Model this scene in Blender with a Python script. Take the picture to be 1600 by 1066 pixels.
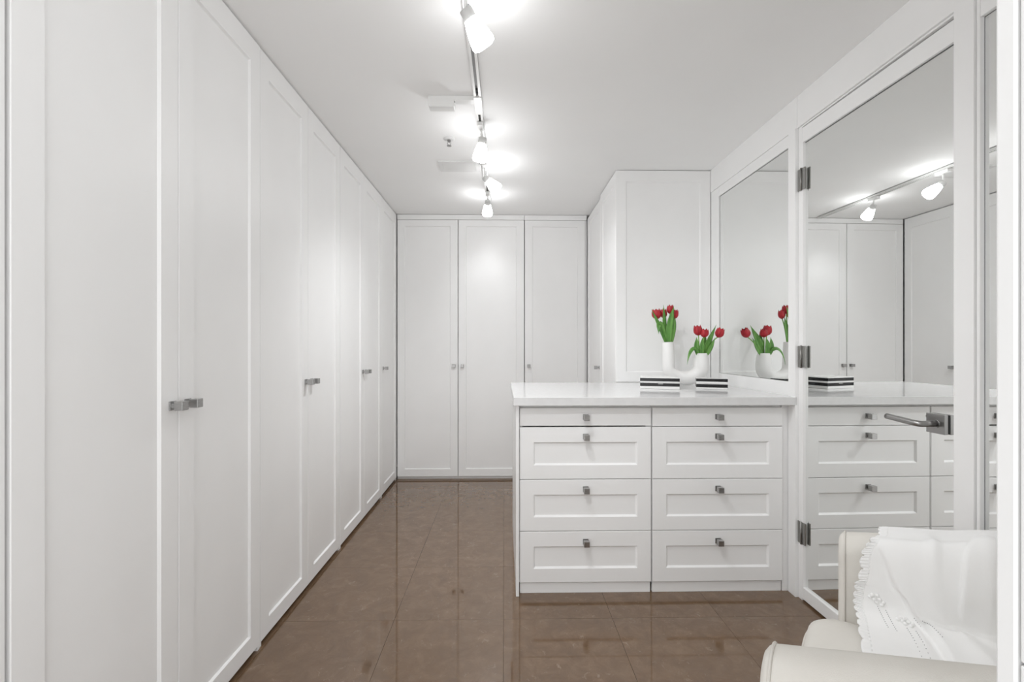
import bpy, bmesh, math, random
from mathutils import Vector, Matrix
random.seed(7)
for o in list(bpy.data.objects): bpy.data.objects.remove(o)
scene = bpy.context.scene
C = scene.collection

# ------------------------------------------------------------------ camera, world, exposure
cam_d = bpy.data.cameras.new('camera'); cam = bpy.data.objects.new('camera', cam_d); C.objects.link(cam)
cam.location = (0, 0, 1.22); cam.rotation_euler = (math.pi/2, 0, -0.0175)
cam_d.sensor_width = 36; cam_d.lens = 16.0; cam_d.shift_y = 9/1600; cam_d.clip_start = .02
scene.camera = cam
w = bpy.data.worlds.new('world'); scene.world = w; w.use_nodes = True
w.node_tree.nodes['Background'].inputs[0].default_value = (.985, .992, 1, 1)
w.node_tree.nodes['Background'].inputs[1].default_value = 1.75
scene.view_settings.view_transform = 'Standard'; scene.view_settings.look = 'None'
scene.view_settings.gamma = 1; scene.view_settings.use_curve_mapping = False
scene.view_settings.exposure = 0.29
scene.cycles.max_bounces = 16; scene.cycles.diffuse_bounces = 12; scene.cycles.glossy_bounces = 6
SPOT = 60.0      # watts of every track lamp's beam
GLOW = 16.0       # glow of the frosted shades

# ------------------------------------------------------------------ materials
def mat(name, col, rough=.5, metal=0, spec=.5, emit=0, coat=0):
    m = bpy.data.materials.new(name); m.use_nodes = True
    b = m.node_tree.nodes['Principled BSDF']
    b.inputs['Base Color'].default_value = (*col, 1); b.inputs['Roughness'].default_value = rough
    b.inputs['Metallic'].default_value = metal; b.inputs['Specular IOR Level'].default_value = spec
    if coat: b.inputs['Coat Weight'].default_value = coat
    if emit:
        b.inputs['Emission Color'].default_value = (*col, 1); b.inputs['Emission Strength'].default_value = emit
    return m
def noise_col(m, c1, c2, scale, detail=6, lo=.35, hi=.65, bump=0, stretch=(1, 1, 1), bscale=None):
    nt = m.node_tree; N = nt.nodes; L = nt.links; b = N['Principled BSDF']
    tc = N.new('ShaderNodeTexCoord'); mp = N.new('ShaderNodeMapping'); mp.inputs['Scale'].default_value = stretch
    L.new(tc.outputs['Object'], mp.inputs['Vector'])
    n = N.new('ShaderNodeTexNoise'); n.inputs['Scale'].default_value = scale; n.inputs['Detail'].default_value = detail
    L.new(mp.outputs[0], n.inputs['Vector'])
    r = N.new('ShaderNodeValToRGB'); r.color_ramp.elements[0].position = lo; r.color_ramp.elements[1].position = hi
    r.color_ramp.elements[0].color = (*c1, 1); r.color_ramp.elements[1].color = (*c2, 1)
    L.new(n.outputs['Fac'], r.inputs[0]); L.new(r.outputs[0], b.inputs['Base Color'])
    if bump:
        n2 = n
        if bscale:
            n2 = N.new('ShaderNodeTexNoise'); n2.inputs['Scale'].default_value = bscale; n2.inputs['Detail'].default_value = 3
            L.new(mp.outputs[0], n2.inputs['Vector'])
        bp = N.new('ShaderNodeBump'); bp.inputs['Strength'].default_value = bump; bp.inputs['Distance'].default_value = .002
        L.new(n2.outputs['Fac'], bp.inputs['Height']); L.new(bp.outputs[0], b.inputs['Normal'])
    return m
WHITE = noise_col(mat('white_lacquer', (.8, .8, .79), .38), (.88, .88, .878), (.90, .90, .898), 3)
CEIL = noise_col(mat('ceiling_paint', (.8, .8, .79), .75, spec=.3), (.90, .90, .898), (.915, .915, .912), 2.2)
WALLP = noise_col(mat('wall_paint', (.8, .8, .79), .6, spec=.3), (.88, .88, .878), (.90, .90, .898), 2.5)
CASING = mat('casing_gloss_white', (.74, .74, .735), .3)
QUARTZ = noise_col(mat('white_quartz', (.84, .84, .84), .12), (.71, .71, .71), (.74, .74, .74), 40)
MIRROR = mat('mirror_silver', (.88, .89, .88), .0, 1)
EDGESHADE = mat('mirror_edge_shade', (.16, .17, .17), .25, .3)  # dark tone painted in for shade at the mirror recesses
DARK = mat('dark_gap', (.02, .02, .02), .8)
NICKEL = noise_col(mat('brushed_nickel', (.42, .415, .41), .34, 1), (.38, .375, .37), (.46, .455, .45), 60, stretch=(1, 1, 12))
HINGE = mat('hinge_steel', (.33, .325, .31), .38, 1)
STEEL = mat('satin_steel', (.36, .355, .35), .3, 1)
BLACK = mat('black_gasket', (.012, .012, .012), .5)
BOXW = mat('box_white_lacquer', (.84, .84, .83), .25)
BOXB = mat('box_black_lacquer', (.012, .012, .013), .25)
SHADE = mat('frosted_shade', (.98, .99, 1), .4, emit=GLOW)
LAMPW = mat('lamp_white_plastic', (.78, .78, .77), .4)
SOCKET = mat('lamp_socket_grey', (.55, .55, .54), .45)
TRACKM = mat('track_white', (.78, .78, .77), .35)
TRACKG = mat('track_slot_grey', (.30, .30, .30), .5)
VENT = mat('vent_white', (.76, .76, .755), .5)
CERAM = mat('vase_ceramic', (.84, .835, .825), .45)
STEM = noise_col(mat('tulip_stem', (.20, .42, .08), .5), (.16, .36, .06), (.26, .48, .11), 60)
LEAF = noise_col(mat('tulip_leaf', (.10, .28, .05), .45), (.07, .22, .035), (.16, .36, .075), 14, stretch=(6, 6, 1))
PETAL = noise_col(mat('tulip_petal', (.55, .015, .03), .5), (.30, .005, .014), (.50, .018, .03), 30, stretch=(3, 3, .6))
LINEN = noise_col(mat('beige_linen', (.66, .63, .58), .9, spec=.15), (.70, .675, .63), (.74, .72, .675), 9, bump=.25, bscale=600)
PIPING = mat('linen_piping', (.68, .655, .61), .9, spec=.1)
KNIT = noise_col(mat('white_knit', (.86, .86, .855), .9, spec=.1), (.89, .89, .885), (.91, .91, .905), 12, bump=.2, bscale=700)
LEGM = mat('dark_wood_leg', (.06, .04, .03), .4)

def marble():
    m = mat('brown_marble', (.12, .085, .06), .1); nt = m.node_tree; N = nt.nodes; L = nt.links; b = N['Principled BSDF']
    tc = N.new('ShaderNodeTexCoord'); oi = N.new('ShaderNodeObjectInfo')
    mul = N.new('ShaderNodeMath'); mul.operation = 'MULTIPLY'; mul.inputs[1].default_value = 37
    L.new(oi.outputs['Random'], mul.inputs[0])
    add = N.new('ShaderNodeVectorMath'); add.operation = 'ADD'
    L.new(tc.outputs['Object'], add.inputs[0]); L.new(mul.outputs[0], add.inputs[1])
    def noise(s, d, dist=0, rough=.6):
        n = N.new('ShaderNodeTexNoise'); n.inputs['Scale'].default_value = s; n.inputs['Detail'].default_value = d
        n.inputs['Distortion'].default_value = dist; n.inputs['Roughness'].default_value = rough
        L.new(add.outputs[0], n.inputs['Vector']); return n
    def ramp(src, els):
        r = N.new('ShaderNodeValToRGB'); cr = r.color_ramp
        while len(cr.elements) < len(els): cr.elements.new(.5)
        for el, (p, c) in zip(cr.elements, els): el.position = p; el.color = (*c, 1)
        L.new(src, r.inputs[0]); return r
    base = ramp(noise(13, 10, .5, .68).outputs['Fac'], [(.28, (.128, .077, .043)), (.5, (.156, .096, .055)), (.72, (.200, .128, .077))])
    fleck = ramp(noise(26, 6, 1.2, .72).outputs['Fac'], [(.60, (0, 0, 0)), (.72, (.55, .55, .55))])
    dk = ramp(noise(9, 8, 1.5, .7).outputs['Fac'], [(.25, (.12, .12, .12)), (.36, (0, 0, 0))])
    vn = N.new('ShaderNodeTexVoronoi'); vn.feature = 'DISTANCE_TO_EDGE'; vn.inputs['Scale'].default_value = 3.2
    wv = N.new('ShaderNodeVectorMath'); wv.operation = 'ADD'
    nn = noise(4, 5)
    L.new(add.outputs[0], wv.inputs[0]); L.new(nn.outputs['Color'], wv.inputs[1]); L.new(wv.outputs[0], vn.inputs['Vector'])
    vein = ramp(vn.outputs['Distance'], [(.0, (.10, .10, .10)), (.012, (0, 0, 0))])
    def mix(fac, a, col):
        x = N.new('ShaderNodeMix'); x.data_type = 'RGBA'; L.new(fac, x.inputs[0]); L.new(a, x.inputs[6]); x.inputs[7].default_value = (*col, 1); return x.outputs[2]
    c = mix(fleck.outputs[0], base.outputs[0], (.33, .25, .18))
    c = mix(dk.outputs[0], c, (.07, .042, .026))
    c = mix(vein.outputs[0], c, (.10, .065, .043))
    L.new(c, b.inputs['Base Color'])
    rr = N.new('ShaderNodeMapRange'); rr.inputs[3].default_value = .040; rr.inputs[4].default_value = .046
    L.new(noise(14, 5).outputs['Fac'], rr.inputs[0]); L.new(rr.outputs[0], b.inputs['Roughness'])
    b.inputs['IOR'].default_value = 1.74
    return m
MARBLE = marble()
GROUT = mat('floor_grout', (.09, .058, .036), .5)

# ------------------------------------------------------------------ helpers
def obj(name, me, m, parent=None, loc=(0, 0, 0), rot=(0, 0, 0), smooth=False):
    if isinstance(me, bmesh.types.BMesh):
        bm = me; bmesh.ops.recalc_face_normals(bm, faces=bm.faces); me = bpy.data.meshes.new(name); bm.to_mesh(me); bm.free()
    if m and not me.materials: me.materials.append(m)
    if smooth:
        for p in me.polygons: p.use_smooth = True
    o = bpy.data.objects.new(name, me); C.objects.link(o); o.parent = parent
    o.location = loc; o.rotation_euler = rot
    return o
def tag(o, label, cat, group=None):
    o['label'] = label; o['category'] = cat
    if group: o['group'] = group
    return o
def thing(name, label, cat, loc=(0, 0, 0), rz=0, group=None):
    o = bpy.data.objects.new(name, None); C.objects.link(o); o.location = loc; o.rotation_euler = (0, 0, rz); o.empty_display_size = .1
    return tag(o, label, cat, group)
def struct(o, label=None):
    o['kind'] = 'structure'
    if label: o['label'] = label
    return o
def box(bm, x0, x1, y0, y1, z0, z1, bev=0):
    g = bmesh.ops.create_cube(bm, size=1)
    bmesh.ops.transform(bm, matrix=Matrix.Translation(((x0+x1)/2, (y0+y1)/2, (z0+z1)/2)) @ Matrix.Diagonal((x1-x0, y1-y0, z1-z0, 1)), verts=g['verts'])
    if bev:
        es = {e for v in g['verts'] for e in v.link_edges}
        bmesh.ops.bevel(bm, geom=list(es), offset=bev, segments=2, affect='EDGES', profile=.5)
    return bm
def bx(*a, bev=0): return box(bmesh.new(), *a, bev=bev)
def rings_mesh(name, rings, cap0=True, cap1=True, closed=True):
    n = len(rings[0]); V = [tuple(p) for r in rings for p in r]; F = []
    for i in range(len(rings)-1):
        for j in range(n if closed else n-1):
            k = (j+1) % n
            F.append((i*n+j, i*n+k, (i+1)*n+k, (i+1)*n+j))
    if cap0: F.append(tuple(range(n))[::-1])
    if cap1: F.append(tuple((len(rings)-1)*n+j for j in range(n)))
    bm = bmesh.new(); me = bpy.data.meshes.new(name); me.from_pydata(V, [], F); bm.from_mesh(me); bpy.data.meshes.remove(me)
    return bm
def lathe(prof, n=24, axis='z', cap0=True, cap1=True):
    rs = []
    for r, z in prof:
        rs.append([(r*math.cos(2*math.pi*j/n), r*math.sin(2*math.pi*j/n), z) for j in range(n)])
    return rings_mesh('lathe', rs, cap0, cap1)
def tube(pts, rad, n=10, cap=True):
    pts = [Vector(p) for p in pts]; rs = []; up = None
    for i, p in enumerate(pts):
        t = (pts[min(i+1, len(pts)-1)] - pts[max(i-1, 0)]).normalized()
        if up is None: up = t.orthogonal().normalized()
        up = (up - t*up.dot(t)).normalized(); s = t.cross(up)
        r = rad[i] if isinstance(rad, (list, tuple)) else rad
        rs.append([p + (up*math.cos(2*math.pi*j/n) + s*math.sin(2*math.pi*j/n))*r for j in range(n)])
    return rings_mesh('tube', rs, cap, cap)
def bezier(P, n):
    P = [Vector(p) for p in P]; out = []
    for i in range(n+1):
        t = i/n; Q = P[:]
        while len(Q) > 1: Q = [Q[k].lerp(Q[k+1], t) for k in range(len(Q)-1)]
        out.append(Q[0])
    return out
def sstep(a, b, x):
    t = min(1, max(0, (x-a)/(b-a))); return t*t*(3-2*t)

# ------------------------------------------------------------------ knobs and shaker fronts (local: width +x, front faces -y, z up)
bmk = bmesh.new()
box(bmk, -.0135, .0135, -.004, 0, -.0135, .0135, .0008); box(bmk, -.006, .006, -.0165, -.0035, -.006, .006); box(bmk, -.0135, .0135, -.040, -.0155, -.0135, .0135, .0012)
KN = bpy.data.meshes.new('knob'); bmesh.ops.recalc_face_normals(bmk, faces=bmk.faces); bmk.to_mesh(KN); bmk.free(); KN.materials.append(NICKEL)
def knob(parent, x, z): return obj('knob', KN, NICKEL, parent, (x, 0, z))
def frame_bm(w, h, st, rt, rb, t=.02, dep=.009, sl=.008):
    def rect(x0, x1, z0, z1, y): return [(x0, y, z0), (x1, y, z0), (x1, y, z1), (x0, y, z1)]
    e = .0015
    rs = [rect(0, w, 0, h, t), rect(0, w, 0, h, e), rect(e, w-e, e, h-e, 0),
          rect(st, w-st, rb, h-rt, 0), rect(st+sl, w-st-sl, rb+sl, h-rt-sl, dep), rect(st+sl, w-st-sl, rb+sl, h-rt-sl, t), rect(0, w, 0, h, t)]
    bm = rings_mesh('f', rs, False, False); bmesh.ops.remove_doubles(bm, verts=bm.verts, dist=1e-6); return bm
def shaker(name, parent, x, z, w, h, st=.068, rt=.07, rb=.068, y=0, kn=None, panel='door_panel', sl=.0045):
    d = obj(name, frame_bm(w, h, st, rt, rb, sl=sl), WHITE, parent, (x, y, z))
    obj(panel, bx(st+.004, w-st-.004, .009, .017, rb+.004, h-rt-.004), WHITE, d)
    if kn: knob(d, *kn)
    return d
CZ = 2.44

# ------------------------------------------------------------------ room shell
fl = struct(obj('floor', bx(-1.55, 1.85, -.6, 4.75, -.06, -.006), GROUT), 'polished brown marble tile floor')
T = .488; tile_me = {}
xs = [-.002 + T*i for i in range(-4, 5)]; ys = [2.037 + T*i for i in range(-6, 7)]
for i in range(len(xs)-1):
    for j in range(len(ys)-1):
        x0, x1, y0, y1 = max(xs[i], -1.5), min(xs[i+1], 1.8), max(ys[j], -.55), min(ys[j+1], 4.7)
        if x1-x0 < .05 or y1-y0 < .05: continue
        key = (round(x1-x0, 3), round(y1-y0, 3))
        if key not in tile_me:
            g = .0005; b = bx(g, x1-x0-g, g, y1-y0-g, -.006, 0, bev=.0004); bmesh.ops.recalc_face_normals(b, faces=b.faces)
            me = bpy.data.meshes.new('tile'); b.to_mesh(me); b.free(); me.materials.append(MARBLE); tile_me[key] = me
        obj('tile', tile_me[key], MARBLE, fl, (x0, y0, 0))
struct(obj('ceiling', bx(-1.55, 1.85, .1, 4.75, CZ, CZ+.08), CEIL), 'plain white ceiling')
struct(obj('wall_left', bx(-1.6, -1.5, .1, 4.75, 0, CZ), WALLP))
struct(obj('wall_back', bx(-1.5, 1.85, 4.65, 4.75, 0, CZ), WALLP))
struct(obj('wall_right', box(box(bx(1.452, 1.55, 2.18, 4.65, 0, CZ), 1.452, 1.55, 1.2, 1.405, 0, CZ), 1.50, 1.55, 1.405, 2.18, 0, CZ), WALLP), 'white wall behind the mirrors')
struct(obj('wall_alcove', box(bx(1.75, 1.85, .1, 1.3, 0, CZ), 1.55, 1.75, 1.2, 1.3, 0, CZ), WALLP), 'white alcove wall behind the armchair')
b = bx(.30, 1.75, .11, .236, 0, CZ); box(b, -1.5, -.95, .11, .236, 0, CZ); box(b, -.95, .30, .11, .236, 2.38, CZ)  # opening enlarged out of view to let in more fill light
struct(obj('wall_front', b, WALLP), 'white wall with the entrance opening')
# entrance casing, right-hand side, right in front of the camera
tc_ = bpy.data.objects.new('trim_1', None); C.objects.link(tc_); struct(tc_, 'glossy white door casing at the right edge of the view')
obj('casing_board', bx(.270, .335, .2355, .2455, 0, 2.42, bev=.0012), CASING, tc_)
obj('jamb_panel', bx(.271, .300, .112, .2345, 1.0545, 2.38, bev=.001), CASING, tc_)
obj('jamb_panel', bx(.271, .300, .112, .2345, 0, 1.0530, bev=.001), CASING, tc_)
tl = bpy.data.objects.new('trim_2', None); C.objects.link(tl); struct(tl, 'white door casing left of the entrance')
obj('casing_board', bx(-.975, -.92, .2365, .2455, 0, 2.42, bev=.0012), CASING, tl)
obj('jamb_panel', bx(-.95, -.921, .112, .2345, 0, 2.38, bev=.001), CASING, tl)

# right wall trim
XR = 1.43
def trim(n, label, *boxes, m=WHITE):
    b = bmesh.new()
    for a in boxes: box(b, *a, bev=.0012)
    return struct(obj('trim_%d' % n, b, m), label)
trim(3, 'white header board along the right wall below the ceiling', (XR-.003, 1.452, 2.192, 3.12, 2.285, CZ), (XR-.003, 1.452, 1.41, 2.190, 2.285, CZ), (XR-.003, 1.452, 1.2, 1.346, 2.285, CZ))
trim(4, 'white frame around the counter mirror', (XR, 1.452, 3.007, 3.12, .9, 2.284), (XR, 1.452, 2.248, 3.006, 2.222, 2.284), (XR, 1.452, 2.248, 3.006, .9, 1.045))
trim(5, 'white hinge post between chest and mirrored door', (1.418, 1.452, 2.192, 2.247, 0, 2.284), (1.434, 1.452, 2.166, 2.191, 0, 2.284), (1.434, 1.452, 1.41, 2.166, 2.277, 2.284))
trim(6, 'wide white latch post right of the mirrored door', (1.415, 1.452, 1.347, 1.4085, 0, CZ))
trim(7, 'white frame of the narrow side mirror', (1.422, 1.452, 1.336, 1.3455, 0, 2.284), (1.424, 1.452, 1.20, 1.336, 2.207, 2.284), (1.424, 1.452, 1.20, 1.25, 0, 2.207), (1.424, 1.452, 1.25, 1.336, 0, .06))

# ------------------------------------------------------------------ mirrors and mirrored door
def wall_mirror(label, y0, y1, z0, z1, x):
    t = thing('wall_mirror', label, 'mirror', (x, y0, z0))
    obj('mirror_glass', bx(0, .004, 0, y1-y0, 0, z1-z0), MIRROR, t)
    e = bx(-.0003, .004, y1-y0-.0005, y1-y0+.0012, 0, z1-z0+.0012); box(e, -.0003, .004, 0, y1-y0, z1-z0-.0005, z1-z0+.0012)
    obj('edge_shade_strip', e, EDGESHADE, t)  # dark strips paint the recess shadow along top and far side
wall_mirror('large wall mirror above the chest counter, reflecting the tulips', 2.250, 3.004, 1.047, 2.219, 1.437)
wall_mirror('narrow strip of mirror right of the wide white post', 1.251, 1.335, .062, 2.205, 1.437)
EPS = .0155
dr = bpy.data.objects.new('door_1', None); C.objects.link(dr); dr.location = (1.432, 2.162, 0); dr.rotation_euler = (0, 0, EPS)
struct(dr, 'mirrored door in a white frame with a steel lever handle')
W = .745   # the leaf runs along -y from the hinge
obj('bottom_rail', bx(0, .026, -W, 0, .010, .066, bev=.001), WHITE, dr)
obj('top_rail', bx(0, .026, -W, 0, 2.200, 2.271, bev=.001), WHITE, dr)
obj('stile', bx(0, .026, -.007, 0, .066, 2.200), WHITE, dr)
obj('stile', bx(0, .026, -W, -W+.012, .066, 2.200), WHITE, dr)
g = obj('mirror_pane', bx(.0125, .018, -W+.012, -.007, .066, 2.200), MIRROR, dr)
obj('pane_shade_strip', bx(.0105, .0124, -W+.012, -.007, 2.1975, 2.200), EDGESHADE, g)  # dark strip stands in for the shadow under the top rail
for z in (2.026, 1.172, .324):
    h = obj('hinge', bx(-.0025, .004, -.022, -.002, z-.052, z+.052, bev=.001), HINGE, dr)
    bmh = bx(-.003, .001, .006, .028, z-.052, z+.052, bev=.001)
    obj('hinge_leaf', bmh, HINGE, h)
    obj('hinge_pin', tube([(-.004, .002, z-.054), (-.004, .002, z+.054)], .0042, 10), HINGE, h, smooth=True)
hd = obj('lever_handle', bx(-.004, .0085, -.700, -.636, .931, .996, bev=.0012), STEEL, dr); hd['label'] = 'brushed steel lever handle on a square plate'
obj('gasket', bx(.0085, .0122, -.699, -.637, .933, .994), BLACK, hd)
yc = -.669
obj('collar', tube([(-.006, yc, .963), (-.002, yc, .963)], .0145, 16), STEEL, hd, smooth=False)
path = [(-.009, yc, .963), (-.035, yc, .963), (-.050, yc, .963), (-.056, yc+.004, .9632), (-.060, yc+.012, .9636)] + [(-.061-.004*k/8, yc+.016+.104*k/8, .9638+.0075*k/8) for k in range(9)]
obj('lever', tube(path, .0103, 16), STEEL, hd, smooth=True)

# ------------------------------------------------------------------ wardrobes
def wardrobe(name, label, loc, rz, doors, w, h, z0, depth, kick=.018, rt=.07, group=None, top=None):
    """doors: list of (x, w, knob_x or None)"""
    t = thing(name, label, 'wardrobe', loc, rz, group)
    b = bx(.001, w-.001, .045, depth, z0, top or h)
    for x in (.001, w-.017): box(b, x, x+.016, .004 if kick else .0215, depth, 0, z0)
    if w > doors[-1][0]+doors[-1][1]+.01: box(b, doors[-1][0]+doors[-1][1]+.003, w, .008, .03, z0, h)
    if top and top > h+.01: box(b, 0.001, w-.001, .002, .03, h+.004, top)
    obj('carcass', b, WHITE, t)
    obj('plinth', bx(.018, w-.018, .022+kick, .05+kick, .0, z0), WHITE, t)
    for x, dw, kx in doors:
        d = shaker('door', t, x, z0+.002, dw, h-z0-.002, rt=rt, kn=(kx, 1.045-z0-.002) if kx else None)
    return t
XL = -.985; HP = math.pi/2
GL = 'white wardrobes along the left wall'
edges = [.451, .919, 1.395, 1.858, 2.310, 2.759, 3.223, 3.694, 4.196]
def left_unit(label, a, bnds, knobs):
    y0, y1 = bnds[0], bnds[-1]; ds = []
    for i in range(len(bnds)-1):
        g0 = .0024 if i == 0 else .0013; g1 = .0024 if i == len(bnds)-2 else .0013
        x = bnds[i]-y0+g0; dw = bnds[i+1]-bnds[i]-g0-g1
        k = knobs[i]; ds.append((x, dw, None if k is None else (dw-.026 if k == 'r' else .037)))
    return wardrobe('wardrobe', label, (XL+a, y0, 0), HP, ds, y1-y0, 2.432, .018, .5, rt=.093, group=GL)
left_unit('white single-door wardrobe cut by the left edge of the view', 0, edges[0:2], [None])
left_unit('white double-door wardrobe nearest the camera on the left, with its two knobs touching', 0, [.9235]+edges[2:4], ['r', 'l'])
left_unit('second white double-door wardrobe from the camera along the left wall', -.002, edges[3:6], ['r', 'l'])
left_unit('third white double-door wardrobe along the left wall, towards the far corner', -.001, edges[5:8], ['r', 'l'])
left_unit('narrow single-door white wardrobe in the far left corner', -.002, edges[7:9], ['l'])
struct(obj('trim_8', bx(-1.5, XL+.004, .236, .449, 0, 2.432), WHITE), 'white filler panel beside the entrance')
YB = 4.2
wardrobe('wardrobe', 'white double-door wardrobe on the back wall, lit by the far track lamp', (-.984, YB, 0), 0,
         [(.0025, .555, .521), (.5645, .604, .037)], 1.171, 2.388, .024, .42, kick=.0, rt=.058, group='white wardrobes along the back wall', top=2.436)
wardrobe('wardrobe', 'white single-door wardrobe on the back wall beside the projecting cabinet', (.188, YB, 0), 0,
         [(.005, .557, .035)], .578, 2.388, .024, .42, kick=.0, rt=.058, group='white wardrobes along the back wall', top=2.436)
# projecting tall cabinet behind the counter
XB, YF = .770, 3.12
tcab = thing('tall_cabinet', 'white floor-to-ceiling cabinet projecting from the right wall behind the counter', 'cabinet', (XB, YF, 0))
obj('carcass', bx(.0215, 1.452-XB, .0215, 1.5, .0, 2.436), WHITE, tcab)
fp = obj('end_panel', frame_bm(1.428-XB-.002, 2.435-.978, .068, .075, .068), WHITE, tcab, (.001, 0, .978))
obj('panel_inset', bx(.064, 1.426-XB-.066, .009, .017, .064, 2.435-.978-.071), WHITE, fp)
obj('panel_below_counter', bx(.0, .66, .004, .0215, .0, .977), WHITE, tcab)
sp = obj('side_panel', frame_bm(.482, 2.41, .068, .085, .068), WHITE, tcab, (0, .505, .022), (0, 0, -HP))
obj('panel_inset', bx(.064, .418, .009, .017, .064, 2.41-.081), WHITE, sp)
sd = obj('door', frame_bm(.563, 2.38, .068, .065, .068), WHITE, tcab, (0, 1.073, .022), (0, 0, -HP))
obj('door_panel', bx(.064, .499, .009, .017, .064, 2.319), WHITE, sd); knob(sd, .527, 1.03)

# ------------------------------------------------------------------ chest of drawers
YC = 2.24
def drawer_unit(label, x0, x1, slot):
    w = x1-x0
    t = thing('drawer_unit', label, 'chest', (x0, YC, 0))
    b = bmesh.new()
    if slot:
        box(b, 0, w, .0235, .030, .05, .79); box(b, 0, w, .0235, .87, .838, .9345); box(b, 0, .017, .0215, .87, .05, .838); box(b, w-.024, w, .0215, .87, .05, .838); box(b, .017, w-.024, .86, .87, .05, .838); box(b, .017, w-.024, .03, .86, .05, .066)
    else: box(b, 0, w, .0235, .87, .05, .9345)
    obj('carcass', b, WHITE, t)
    obj('plinth', bx(.004, w-.004, .012, .03, 0, .05, bev=.0008), WHITE, t)
    d = obj('drawer', bx(.003, w-.003, 0, .02, .8300 if slot else .8265, .918, bev=.0012), WHITE, t)
    k = knob(d, w/2, .8735)
    for z0, z1, kz in ((.567, .8225, .777), (.3115, .5635, .5175), (.057, .308, .2585)):
        shaker('drawer', t, .003, z0, w-.006, z1-z0, rt=.073, rb=.068, kn=(w/2-.003, kz-z0), panel='drawer_panel', sl=.008)
    return t
u1 = drawer_unit('left column of white drawers under the counter, with a dark slit below the top drawer', .0745, .7305, True)
obj('side_panel', bx(-.0165, -.001, -.020, .87, .0, .934, bev=.001), WHITE, u1)
u2 = drawer_unit('right column of white drawers under the counter, beside the mirrored door', .7325, 1.3885, False)
obj('filler_strip', bx(.6575, .693, .012, .03, 0, .934), WHITE, u2)
ct = obj('countertop', bx(.046, 1.4285, 2.192, 3.118, .935, .975, bev=.0015), QUARTZ)
tag(ct, 'thick glossy white countertop on the drawer units, carrying vase and boxes', 'countertop')

# ------------------------------------------------------------------ striped boxes
def striped_box(label, x, y, rz, w, d, h, bands, line=None):
    t = thing('decorative_box', label, 'box', (x, y, .975), rz, 'striped boxes on the counter')
    z = 0; first = True
    obj('body', bx(.0008, w-.0008, .0008, d-.0008, .0008, h*.52), BOXW, t)
    lid = obj('lid', bx(.0008, w-.0008, .0008, d-.0008, h*.535, h, bev=.0006), BOXW, t)
    for a, c in bands:
        obj('black_stripe', bx(-.0002, w+.0002, -.0002, d+.0002, a*h, c*h), BOXB, t if c < .52 else lid)
    return t
b1 = striped_box('wide striped black and white box left of the vase base', .796, 2.649, -.30, .218, .150, .068, [(.24, .50), (.66, .925)])
b2 = striped_box('smaller striped black and white box in front of the short vase arm', 1.119, 2.630, -.34, .167, .085, .061, [(.17, .47), (.72, .99)])
obj('clasp', bx(.10, .128, -.004, 0, .028, .034, bev=.001), STEEL, b1)

# ------------------------------------------------------------------ vase and tulips
V = thing('vase', 'white ceramic U-shaped vase holding two bunches of red tulips', 'vase', (1.145, 2.862, .975), math.radians(-13))
# U path in local xz plane: left arm tall, right arm short and wide
pts, rad = [], []
Lx, Rx = -.098, .096
for k in range(9): pts.append((Lx-.003*(1-k/8), 0, .272-.152*k/8)); rad.append(.034+.004*(k/8))
for k in range(1, 16):
    a = math.pi + math.pi*k/16; pts.append((-.001+.0985*math.cos(a), 0, .120+.0745*math.sin(a))); rad.append(.038+.009*k/16)
for k in range(9): pts.append((Rx, 0, .120+.082*k/8)); rad.append(.047-.011*(k/8)**2)
n = 28; rs = []
P_ = [Vector(p) for p in pts]
for i, p in enumerate(P_):
    t = (P_[min(i+1, len(P_)-1)]-P_[max(i-1, 0)]).normalized(); s = Vector((0, 1, 0)); u = t.cross(s)
    rs.append([p+(u*math.cos(2*math.pi*j/n)+s*math.sin(2*math.pi*j/n))*rad[i] for j in range(n)])
for r_ in rs:
    for p in r_: p.z = max(p.z, .0005)
def inner(r_, sc, dz): 
    c = sum(r_, Vector())/len(r_); return [c+(p-c)*sc+Vector((0, 0, dz)) for p in r_]
A0, B0 = rs[0], rs[-1]
rs = [inner(A0, .80, -.045), inner(A0, .84, -.002), inner(A0, .92, .003)] + rs + [inner(B0, .92, .003), inner(B0, .84, -.002), inner(B0, .80, -.045)]
obj('body', rings_mesh('vase', rs), CERAM, V, smooth=True)
Vm = Matrix.Translation((1.145, 2.862, .975)) @ Matrix.Rotation(math.radians(-13), 4, 'Z')

def leaf_bm(curve, width, facing, fold=.35):
    pts = bezier(curve, 12); Vt, F = [], []
    fc = Vector(facing).normalized()
    for i, p in enumerate(pts):
        s = i/12; t = (pts[min(i+1, 12)]-pts[max(i-1, 0)]).normalized()
        side = t.cross(fc).normalized(); nrm = side.cross(t).normalized()
        wd = 1.28*width*max(.03, (math.sin(math.pi*min(1, (s*.86+.10)))**.8))*(1-s**5)
        for q, (a, f_) in enumerate(((-1, 1), (-.5, .35), (0, 0), (.5, .35), (1, 1))):
            Vt.append(p+side*wd*a+nrm*wd*fold*f_+nrm*.0006)
        for q, (a, f_) in enumerate(((-1, 1), (-.5, .35), (0, 0), (.5, .35), (1, 1))):
            Vt.append(p+side*wd*a+nrm*wd*fold*f_-nrm*.0006)
    for i in range(12):
        for q in range(4):
            a = i*10+q; c = a+10; F.append((a, a+1, c+1, c)); a += 5; c += 5; F.append((a+1, a, c, c+1))
        a = i*10; F.append((a+5, a, a+10, a+15)); F.append((a+4, a+9, a+19, a+14))
    F.append((0, 5, 6, 7, 8, 9, 4, 3, 2, 1)); m_ = 120; F.append(tuple(m_+k for k in (0, 1, 2, 3, 4, 9, 8, 7, 6, 5)))
    bm = bmesh.new(); me = bpy.data.meshes.new('l'); me.from_pydata([tuple(v) for v in Vt], [], F); bm.from_mesh(me); bpy.data.meshes.remove(me); return bm
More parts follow.
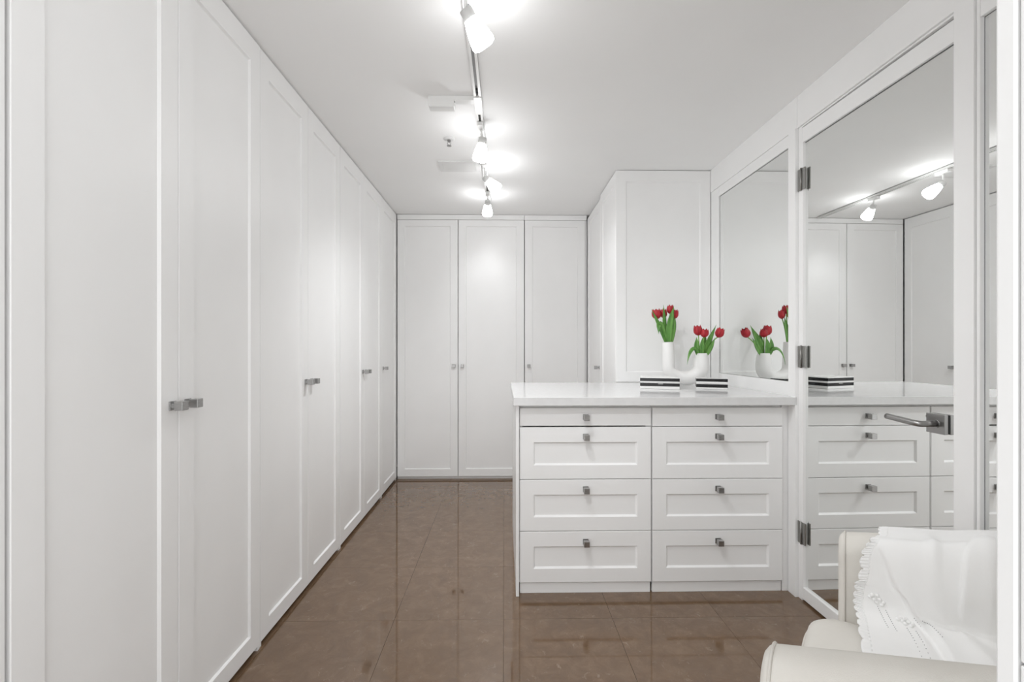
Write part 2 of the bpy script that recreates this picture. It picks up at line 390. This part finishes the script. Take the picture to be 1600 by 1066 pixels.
def petal_rings(off, r, L, spread, tip, phase):
    bm = bmesh.new(); allV = []; F = []
    for k in range(3):
        a0 = phase+2*math.pi*k/3; base = len(allV); NU, NV = 8, 9
        for lay in (0, 1):
            for i in range(NV):
                s = i/(NV-1)
                rr = r*(.22+.78*min(1, s/.34)**.55)*(1-.20*sstep(.55, 1, s)*(1-spread)) + off - lay*.0007
                half = 1.16*(math.sin(math.pi*min(1, .12+s*.74))**.6)*(1-max(0, (s-.72)/.28)**2*(1-tip))
                for j in range(NU):
                    u = j/(NU-1)*2-1; a = a0+u*half
                    z = L*s - L*.05*abs(u)*s + .002*math.cos(3*u)*s
                    allV.append((rr*math.cos(a), rr*math.sin(a), z))
        for i in range(NV-1):
            for j in range(NU-1):
                q = base+i*NU+j; F.append((q, q+1, q+NU+1, q+NU)); q += NU*NV; F.append((q+1, q, q+NU, q+NU+1))
    return allV, F
def bloom_mesh(name, r, L, seed):
    v1, f1 = petal_rings(0, r, L*.97, .10, .12, seed); v2, f2 = petal_rings(-.0022, r, L, .05, .15, seed+math.pi/3)
    n1 = len(v1); me = bpy.data.meshes.new(name); me.from_pydata(v1+v2, [], f1+[tuple(i+n1 for i in q) for q in f2]); me.materials.append(PETAL); me.update()
    for p in me.polygons: p.use_smooth = True
    return me
def tulip(label, group, base, head, r, L, tilt, leaves, seed, bend=(0, 0, 0)):
    t = thing('tulip', label, 'tulip', base, 0, group)
    h = Vector(head)-Vector(base); b0 = Vector((0, 0, -.035))
    mid = Vector((h.x*.25, h.y*.25, h.z*.55))+Vector(bend)
    cv = bezier([b0, mid, h], 10)
    obj('stem', tube(cv, .0032, 8), STEM, t, smooth=True)
    d = (h-mid).normalized()*.7+Vector((0, 0, .6)) if tilt is None else Vector(tilt)
    q = Vector((0, 0, 1)).rotation_difference(d.normalized())
    o = obj('bloom', bloom_mesh('bloom', r, L, seed), PETAL, t, tuple(h-d.normalized()*.002)); o.rotation_mode = 'QUATERNION'; o.rotation_quaternion = q
    for cv_, wd, fc in leaves:
        obj('leaf', leaf_bm([Vector(c)-Vector(base) for c in cv_], wd, fc), LEAF, t, smooth=True)
    return t
la = Vm @ Vector((Lx-.002, 0, .268)); ra = Vm @ Vector((Rx, 0, .198))
def at(a, dx, dy, dz): return (a.x+dx, a.y+dy, a.z+dz)
GT1 = 'red tulips in the tall arm of the vase'; GT2 = 'red tulips in the short arm of the vase'
tulip('leftmost big red tulip in the tall vase arm', GT1, at(la, -.008, 0, 0), at(la, -.070, .006, .156), .030, .066, (-.12, 0, 1),
      [([at(la, -.012, -.004, -.02), at(la, -.045, -.01, .08), at(la, -.085, -.02, .15), at(la, -.115, -.02, .215)], .010, (0, -1, .2)),
       ([at(la, -.012, -.010, -.02), at(la, -.05, -.02, .13), at(la, -.075, -.035, .16), at(la, -.083, -.05, .10), at(la, -.080, -.055, .055)], .015, (-.3, -1, .1))], .3)
tulip('slim red tulip half hidden between the others in the tall vase arm', GT1, at(la, 0, .010, 0), at(la, -.022, .022, .163), .022, .060, (0, .1, 1),
      [([at(la, -.008, -.012, -.02), at(la, -.045, -.02, .09), at(la, -.030, -.02, .17), at(la, -.036, -.01, .245)], .012, (.3, -1, 0))], 1.1)
tulip('highest red tulip at the top of the tall vase arm', GT1, at(la, .005, .004, 0), at(la, .014, .008, .190), .023, .058, (.08, 0, 1),
      [([at(la, .004, -.016, -.02), at(la, -.022, -.028, .09), at(la, .012, -.025, .17), at(la, .030, -.016, .235)], .0165, (0, -1, 0))], .7)
tulip('rightmost small red tulip in the tall vase arm', GT1, at(la, .012, 0, 0), at(la, .042, .006, .158), .021, .060, (.12, 0, 1),
      [([at(la, .014, -.010, -.02), at(la, .020, -.02, .07), at(la, .036, -.018, .12), at(la, .038, -.012, .17)], .011, (.2, -1, 0))], 2.0)
tulip('left red tulip in the short vase arm', GT2, at(ra, -.010, 0, 0), at(ra, -.018, -.004, .120), .0265, .066, (-.12, 0, 1),
      [([at(ra, -.014, -.012, -.02), at(ra, -.045, -.02, .03), at(ra, -.034, -.02, .07), at(ra, -.036, -.016, .108)], .014, (-.2, -1, 0)),
       ([at(ra, -.016, -.016, -.01), at(ra, -.05, -.03, .075), at(ra, -.095, -.045, .03), at(ra, -.108, -.05, -.065)], .0095, (-.5, -.8, .3))], .2)
tulip('lowest middle red tulip in the short vase arm', GT2, at(ra, 0, -.006, 0), at(ra, .010, -.022, .108), .025, .055, (.05, -.1, 1),
      [([at(ra, -.002, -.018, -.02), at(ra, -.012, -.03, .04), at(ra, -.006, -.03, .075), at(ra, -.004, -.028, .10)], .012, (0, -1, 0)),
       ([at(ra, .006, -.004, -.02), at(ra, .012, .0, .06), at(ra, .026, .002, .10), at(ra, .020, .002, .145)], .012, (0, -1, 0))], 1.6)
tulip('right red tulip leaning out of the short vase arm', GT2, at(ra, .010, 0, 0), at(ra, .104, -.004, .108), .027, .064, (.45, 0, 1),
      [([at(ra, .012, -.008, -.02), at(ra, .02, -.015, .06), at(ra, .055, -.012, .11), at(ra, .092, -.01, .185)], .015, (.3, -1, 0)),
       ([at(ra, .014, -.014, -.02), at(ra, .04, -.02, .02), at(ra, .06, -.02, .06), at(ra, .082, -.016, .105)], .0115, (.2, -1, 0))], 2.6)

# ------------------------------------------------------------------ ceiling: track, lamps, sprinkler, vent
TX = -.128
tr = thing('lighting_track', 'long white ceiling track carrying the glowing spotlights', 'track', (TX, .5, CZ))
b = bmesh.new(); LN = 3.66
for x0, x1, z0, z1 in ((-.018, .018, -.004, 0), (-.018, -.011, -.018, 0), (.011, .018, -.018, 0), (-.018, -.006, -.0195, -.0165), (.006, .018, -.0195, -.0165)):
    box(b, x0, x1, 0, LN, z0, z1)
obj('rail', b, TRACKM, tr)
obj('slot', bx(-.0105, .0105, .002, LN-.002, -.010, -.0042), TRACKG, tr)
obj('end_cap', bx(-.019, .019, LN, LN+.006, -.021, 0, bev=.001), TRACKM, tr)
obj('connector', bx(-.020, .020, 1.69, 1.85, -.0235, -.001, bev=.001), TRACKM, tr)
obj('connector_arm', bx(-.115, -.018, 1.712, 1.752, -.0225, -.001, bev=.001), TRACKM, tr)
fb = obj('feed_box', bx(-.240, -.112, 1.712, 1.757, -.050, 0, bev=.004), TRACKM, tr)
obj('feed_box_lid', bx(-.236, -.116, 1.7115, 1.7575, -.0555, -.050, bev=.001), LAMPW, fb)
obj('screw', tube([(-.1105, 1.715, -.030), (-.1125, 1.715, -.030)], .004, 8), DARK, fb)
obj('contact', bx(-.007, .007, 1.868, 1.905, -.0190, -.012), DARK, tr)
obj('contact', bx(-.007, .007, 1.630, 1.662, -.0190, -.012), DARK, tr)
shade_prof = [(.0215, 0), (.0235, .004), (.0285, .020), (.0355, .045), (.0405, .070), (.0415, .082), (.0385, .091), (.027, .0965), (.0, .098)]
shade_me = None
def lamp(label, y, piv_z, d, power, stem=.085, sc=1.0, spot=110, dx=0):
    """adapter under the track at y, pivot below it, head pointing along d"""
    global shade_me
    t = thing('track_spotlight', label, 'spotlight', (TX, y, CZ-.019), 0, 'glowing spotlights on the ceiling track')
    obj('adapter', bx(-.0155, .0155, -.045, .045, -.023, -.0007, bev=.002), LAMPW, t)
    pv = Vector((dx, 0, piv_z))
    obj('stem', tube([(0, 0, -.020), (dx*.4, 0, piv_z*.45), tuple(pv)], .0055, 10), LAMPW, t, smooth=True)
    D = Vector(d).normalized(); q = Vector((0, 0, 1)).rotation_difference(D)
    s = obj('socket', lathe([(.012, -.002), (.0205, 0), (.0215, .004), (.0225, .034), (.020, .036)], 20), SOCKET, t, tuple(pv-D*.004), smooth=False)
    s.rotation_mode = 'QUATERNION'; s.rotation_quaternion = q
    for p in s.data.polygons: p.use_smooth = len(p.vertices) == 4
    if shade_me is None:
        bm = lathe(shade_prof, 28, cap1=False); bmesh.ops.remove_doubles(bm, verts=bm.verts, dist=1e-6); bmesh.ops.recalc_face_normals(bm, faces=bm.faces)
        shade_me = bpy.data.meshes.new('lamp_shade'); bm.to_mesh(shade_me); bm.free(); shade_me.materials.append(SHADE)
    g = obj('lamp_shade', shade_me, SHADE, t, tuple(pv+D*.026), smooth=True); g.rotation_mode = 'QUATERNION'; g.rotation_quaternion = q; g.scale = (sc, sc, sc)
    ld = bpy.data.lights.new('lamp_beam', 'SPOT'); ld.energy = power; ld.color = (.975, .988, 1); ld.spot_size = math.radians(spot); ld.spot_blend = 1; ld.shadow_soft_size = .035
    lo = bpy.data.objects.new('lamp_beam', ld); C.objects.link(lo); lo.parent = t; lo.location = pv+D*(.026+.104*sc); lo.rotation_mode = 'QUATERNION'; lo.rotation_quaternion = Vector((0, 0, -1)).rotation_difference(D)
    return t
lamp('glowing spotlight nearest the camera on the ceiling track, turned right', 1.520, -.078, (.55, .45, -.78), SPOT*.40, spot=130)
lamp('added fill spotlight on the track above the camera, out of view', .80, -.07, (.52, .58, -.78), SPOT*.38, spot=90)  # unseen lamp added to brighten the near right side
lamp('second glowing spotlight in view, beyond the track connector', 2.47, -.07, (-.14, .22, -.95), SPOT*.72, spot=135, dx=.012)
lamp('third glowing spotlight on the track, turned right towards the cabinet', 3.00, -.085, (.72, .22, -.62), SPOT*.15, spot=75)
lamp('farthest glowing spotlight on the track, aimed at the back wardrobe', 3.56, -.062, (-.04, .62, -.62), SPOT*.074, spot=74)

sk = thing('sprinkler', 'small white ceiling sprinkler left of the track', 'sprinkler', (-.322, 2.675, CZ))
obj('escutcheon', lathe([(.034, 0), (.034, -.002), (.024, -.006), (.014, -.007)], 24), VENT, sk, smooth=True)
obj('body', lathe([(.010, -.006), (.010, -.014), (.006, -.016), (.005, -.022)], 12), STEEL, sk)
for s in (-1, 1): obj('frame_arm', tube([(s*.006, 0, -.014), (s*.011, 0, -.026), (s*.003, 0, -.040)], .0016, 6), STEEL, sk)
obj('deflector', lathe([(.0, -.040), (.013, -.0405), (.014, -.042), (.0, -.0425)], 16, cap0=False, cap1=False), STEEL, sk)

vt = thing('ceiling_vent', 'white rectangular ceiling vent left of the track', 'vent', (-.30, 3.075, CZ))
def ring(bm, x0, x1, y0, y1, i, z0, z1):
    box(bm, x0, x1, y0, y0+i, z0, z1); box(bm, x0, x1, y1-i, y1, z0, z1); box(bm, x0, x0+i, y0+i, y1-i, z0, z1); box(bm, x1-i, x1, y0+i, y1-i, z0, z1)
b = bmesh.new(); ring(b, -.135, .135, -.085, .085, .026, -.008, 0); obj('frame', b, VENT, vt)
obj('back_plate', bx(-.108, .108, -.058, .058, -.001, 0), TRACKG, vt)
sm = None
for k in range(6):
    y = -.048+.0195*k
    o = obj('louver', sm or bx(-.1085, .1085, -.010, .010, -.0007, .0007), VENT, vt, (0, y, -.005), (math.radians(-18), 0, 0)); sm = o.data

# ------------------------------------------------------------------ armchair (local: faces -y, +x towards the camera)
CA = math.radians(52)
ch = thing('armchair', 'beige linen slipcovered armchair with sloping arms by the mirrored door', 'armchair', (.489, .809, 0), math.atan2(-math.sin(CA), -math.cos(CA)))
# across (towards the far arm) = -x
def arm_h(bk, far=True):
    k = .195 if far else .275
    return (.668 if far else .705)+k*min(bk, .36)+.05*max(0, min(1, (bk-.36)/.34))
def rrect(cx, w_, z0, z1, r, y, n=6):
    out = []
    for (sx, sz, a0) in ((1, 1, 0), (-1, 1, 90), (-1, -1, 180), (1, -1, 270)):
        for k in range(n+1):
            a = math.radians(a0+90*k/n); rr = r if sz > 0 else .008
            out.append((cx+sx*(w_/2-rr)+rr*math.cos(a), y, (z1-rr if sz > 0 else z0+rr)+rr*math.sin(a)))
    return out
def make_arm(cx, w_, y0, y1, far):
    dh = 0
    rs = []; 
    ys_ = [y0-.014, y0-.012, y0-.006, y0+.0] + [y0+(y1-y0)*k/14 for k in range(1, 15)]
    sc_ = [.40, .72, .93, 1.0]
    for i, y in enumerate(ys_):
        s = sc_[i] if i < 4 else 1; z1 = arm_h(y-y0, far)+dh
        rs.append(rrect(cx, w_*(.35+.65*s), .035+(1-s)*.05, z1-(1-s)*.035, min(.045, w_*(.35+.65*s)*.48), y))
    a = obj('arm', rings_mesh('arm', rs), LINEN, ch, smooth=True)
    pp = rrect(cx, w_+.002, .036, arm_h(0, far)+dh+.001, .046, y0+.001)
    obj('piping', tube(pp+[pp[0]], .0030, 6, False), PIPING, a, smooth=True)
    return a
make_arm(.052, .104, .0, .70, False)
make_arm(-.672-.055, .110, .088, .70, True)
# back between the arms
rs = []
for k in range(13):
    x = .10-.88*k/12; s = math.sin(math.pi*min(1, max(0, k/12)))**.3 if 0 < k < 12 else .55
    rs.append([(x, y, z) for (y, _, z) in rrect(.665, .13*(.6+.4*s), .035, .77+.05*s, .05, 0)])
obj('backrest', rings_mesh('back', rs), LINEN, ch, smooth=True)
obj('seat_base', bx(-.672, .0, .06, .62, .035, .34, bev=.02), LINEN, ch)
# seat cushion: superellipsoid slab with a rounded nose
def cushion(cx, cy, cz, ax, ay, az, p=5, pz=3, nu=40, nv=14):
    rs = []
    for i in range(nv+1):
        ph = -math.pi/2+math.pi*i/nv; cz_ = math.copysign(abs(math.sin(ph))**(2/pz), math.sin(ph)); cr = max(1e-3, abs(math.cos(ph))**(2/pz))
        rs.append([(cx+ax*cr*math.copysign(abs(math.cos(a))**(2/p), math.cos(a)), cy+ay*cr*math.copysign(abs(math.sin(a))**(2/p), math.sin(a)),
                    cz+az*cz_*(1+.10*math.cos(a)**2*0)) for a in [2*math.pi*j/nu for j in range(nu)]])
    return rings_mesh('cushion', rs)
sc = obj('seat_cushion', cushion(-.336, .312, .404, .338, .312, .074, p=9), LINEN, ch, smooth=True)
pp = [(-.336+.339*math.copysign(abs(math.cos(a))**.2222, math.cos(a)), 0.312+.3125*math.copysign(abs(math.sin(a))**.2222, math.sin(a)), .404) for a in [2*math.pi*j/60 for j in range(61)]]
obj('piping', tube(pp, .0035, 6, False), PIPING, sc, smooth=True)
for x, y in ((.05, .04), (-.72, .09), (.05, .66), (-.72, .66)): obj('leg', bx(x-.02, x+.02, y-.02, y+.02, 0, .05, bev=.003), LEGM, ch)

# ------------------------------------------------------------------ knitted throw over the far arm
th_ = thing('throw_blanket', 'white knitted throw with scalloped lace edge draped over the armchair', 'blanket', (.489, .809, 0), ch.rotation_euler.z)
def prof(bk):
    h = arm_h(bk-.088); o = .001
    ctrl = [(.80, h-.30), (.800, h-.06), (.795, h-.005), (.765, h+o), (.700, h+o), (.668, h+.002), (.652, h-.030), (.646, h-.10), (.645, .560), (.641, .518), (.615, .492), (.54, .486), (.36, .486), (.22, .484), (.10, .482)]
    return ctrl
NV, NB = 130, 150
def path_pt(bk, v):
    c = prof(bk); m_ = len(c)-1; x = v*m_; i = min(int(x), m_-1); t = x-i
    p0, p1, p2, p3 = c[max(i-1, 0)], c[i], c[i+1], c[min(i+2, m_)]
    f_ = lambda k: .5*(2*p1[k]+(-p0[k]+p2[k])*t+(2*p0[k]-5*p1[k]+4*p2[k]-p3[k])*t*t+(-p0[k]+3*p1[k]-3*p2[k]+p3[k])*t**3)
    return f_(0), f_(1)
EDGE = [(0, .20), (.25, .185), (.34, .165), (.45, .142), (.55, .131), (.65, .127), (.75, .136), (.85, .146), (1, .16)]
def edge_b(v):
    for (a, x), (c, y) in zip(EDGE, EDGE[1:]):
        if v <= c: return x+(y-x)*sstep(a, c, v)
    return EDGE[-1][1]
def disp(bk, v):
    d = .002*math.sin(bk*31+v*9)
    # big flap lying over the lower layer, its edge running diagonally down to the seat
    L_ = .165+.24*max(0, (v-.40))**1.0*1.25
    d += .023*sstep(-.003, .006, bk-L_)*sstep(.33, .52, v) - .004*math.exp(-((bk-L_+.010)/.010)**2)*sstep(.4, .5, v)
    d += .008*math.exp(-((bk-L_-.045-.03*v)/.022)**2)*sstep(.42, .6, v)
    # bunch on top and crisp fold further right
    d += .009*math.exp(-((bk-.275)/.013)**2)*math.exp(-((v-.36)/.10)**2)
    f2 = .328-.10*(v-.42)+.55*(v-.47)**2
    d += .014*sstep(-.0015, .005, bk-f2)*sstep(.18, .26, v)*(1-sstep(.48, .62, v))
    d += .005*math.sin((bk-.30)*95+v*4)*sstep(.35, .39, bk)*sstep(.2, .4, v)
    d += .004*math.exp(-((bk-.22-.12*(v-.5))/.018)**2)*sstep(.3, .5, v)
    return d
def tp(bk, v, extra=0):
    a, z = path_pt(bk, v); a2, z2 = path_pt(bk, min(1, v+.004)); a1, z1 = path_pt(bk, max(0, v-.004))
    ta, tz = a2-a1, z2-z1; l = math.hypot(ta, tz) or 1; na, nz = tz/l, -ta/l
    if path_n_flip: na, nz = -na, -nz
    d = disp(bk, v)+extra
    return Vector((-(a+na*d), bk, z+nz*d))
path_n_flip = False
if (tp(.3, .30, .02)-tp(.3, .30, 0)).z < 0: path_n_flip = True
B1 = .60
def grid(rows, cols, fn):
    Vt = [tuple(fn(i/(rows-1), j/(cols-1))) for i in range(rows) for j in range(cols)]
    F = [(i*cols+j, i*cols+j+1, (i+1)*cols+j+1, (i+1)*cols+j) for i in range(rows-1) for j in range(cols-1)]
    me = bpy.data.meshes.new('g'); me.from_pydata(Vt, [], F); bm = bmesh.new(); bm.from_mesh(me); bpy.data.meshes.remove(me); return bm
def thick(o, t):
    m_ = o.modifiers.new('thickness', 'SOLIDIFY'); m_.thickness = t; m_.offset = 0
cl = obj('cloth', grid(NV, NB, lambda v, u: tp(edge_b(v)+(B1-edge_b(v))*u, v)), KNIT, th_, smooth=True); thick(cl, .004)
# scalloped lace edging (ribbed)
NS = 30
def lace(v, u):
    s = abs(math.sin(math.pi*NS*v)); wd = .013+.010*s**.5
    e = edge_b(v); ex = .0012*math.sin(2*math.pi*NS*4*v)*sstep(0, .3, u)
    return tp(e+.004-wd*u, v, ex+.0005)
lc = obj('lace_edge', grid(NS*14+1, 6, lace), KNIT, cl, smooth=True); thick(lc, .003); lc['label'] = 'scalloped crochet edging'
# popcorn stitches and eyelet rows
def inner_v(z, bk):
    return min((abs(path_pt(bk, k/400)[1]-z), k/400) for k in range(190, 300))[1]
bmq = bmesh.new(); bme = bmesh.new()
for (b0_, v0_) in ((.150, .60), (.208, .675)):
    for (db, dv) in ((0, 0), (.014, -.004), (.006, .018), (.020, .014), (.030, .026), (.012, .032), (-.006, .012), (.026, .040)):
        p = tp(b0_+db*.8, v0_+dv*.8, .0042); bmesh.ops.create_icosphere(bmq, subdivisions=2, radius=.0047, matrix=Matrix.Translation(p))
    for r_ in (0, .017):
        for k in range(12):
            p = tp(b0_+.012+r_+.0018*k, v0_+.045+r_*.5+.0085*k, .0022); bmesh.ops.create_icosphere(bme, subdivisions=1, radius=.0011, matrix=Matrix.Translation(p))
for r_ in (0, .014):
    for k in range(12):
        p = tp(.236+r_+.003*k, .655+r_*.6+.0085*k, .0022); bmesh.ops.create_icosphere(bme, subdivisions=1, radius=.0011, matrix=Matrix.Translation(p))
q = obj('popcorn_stitch', bmq, KNIT, cl, smooth=True); q['kind'] = 'stuff'
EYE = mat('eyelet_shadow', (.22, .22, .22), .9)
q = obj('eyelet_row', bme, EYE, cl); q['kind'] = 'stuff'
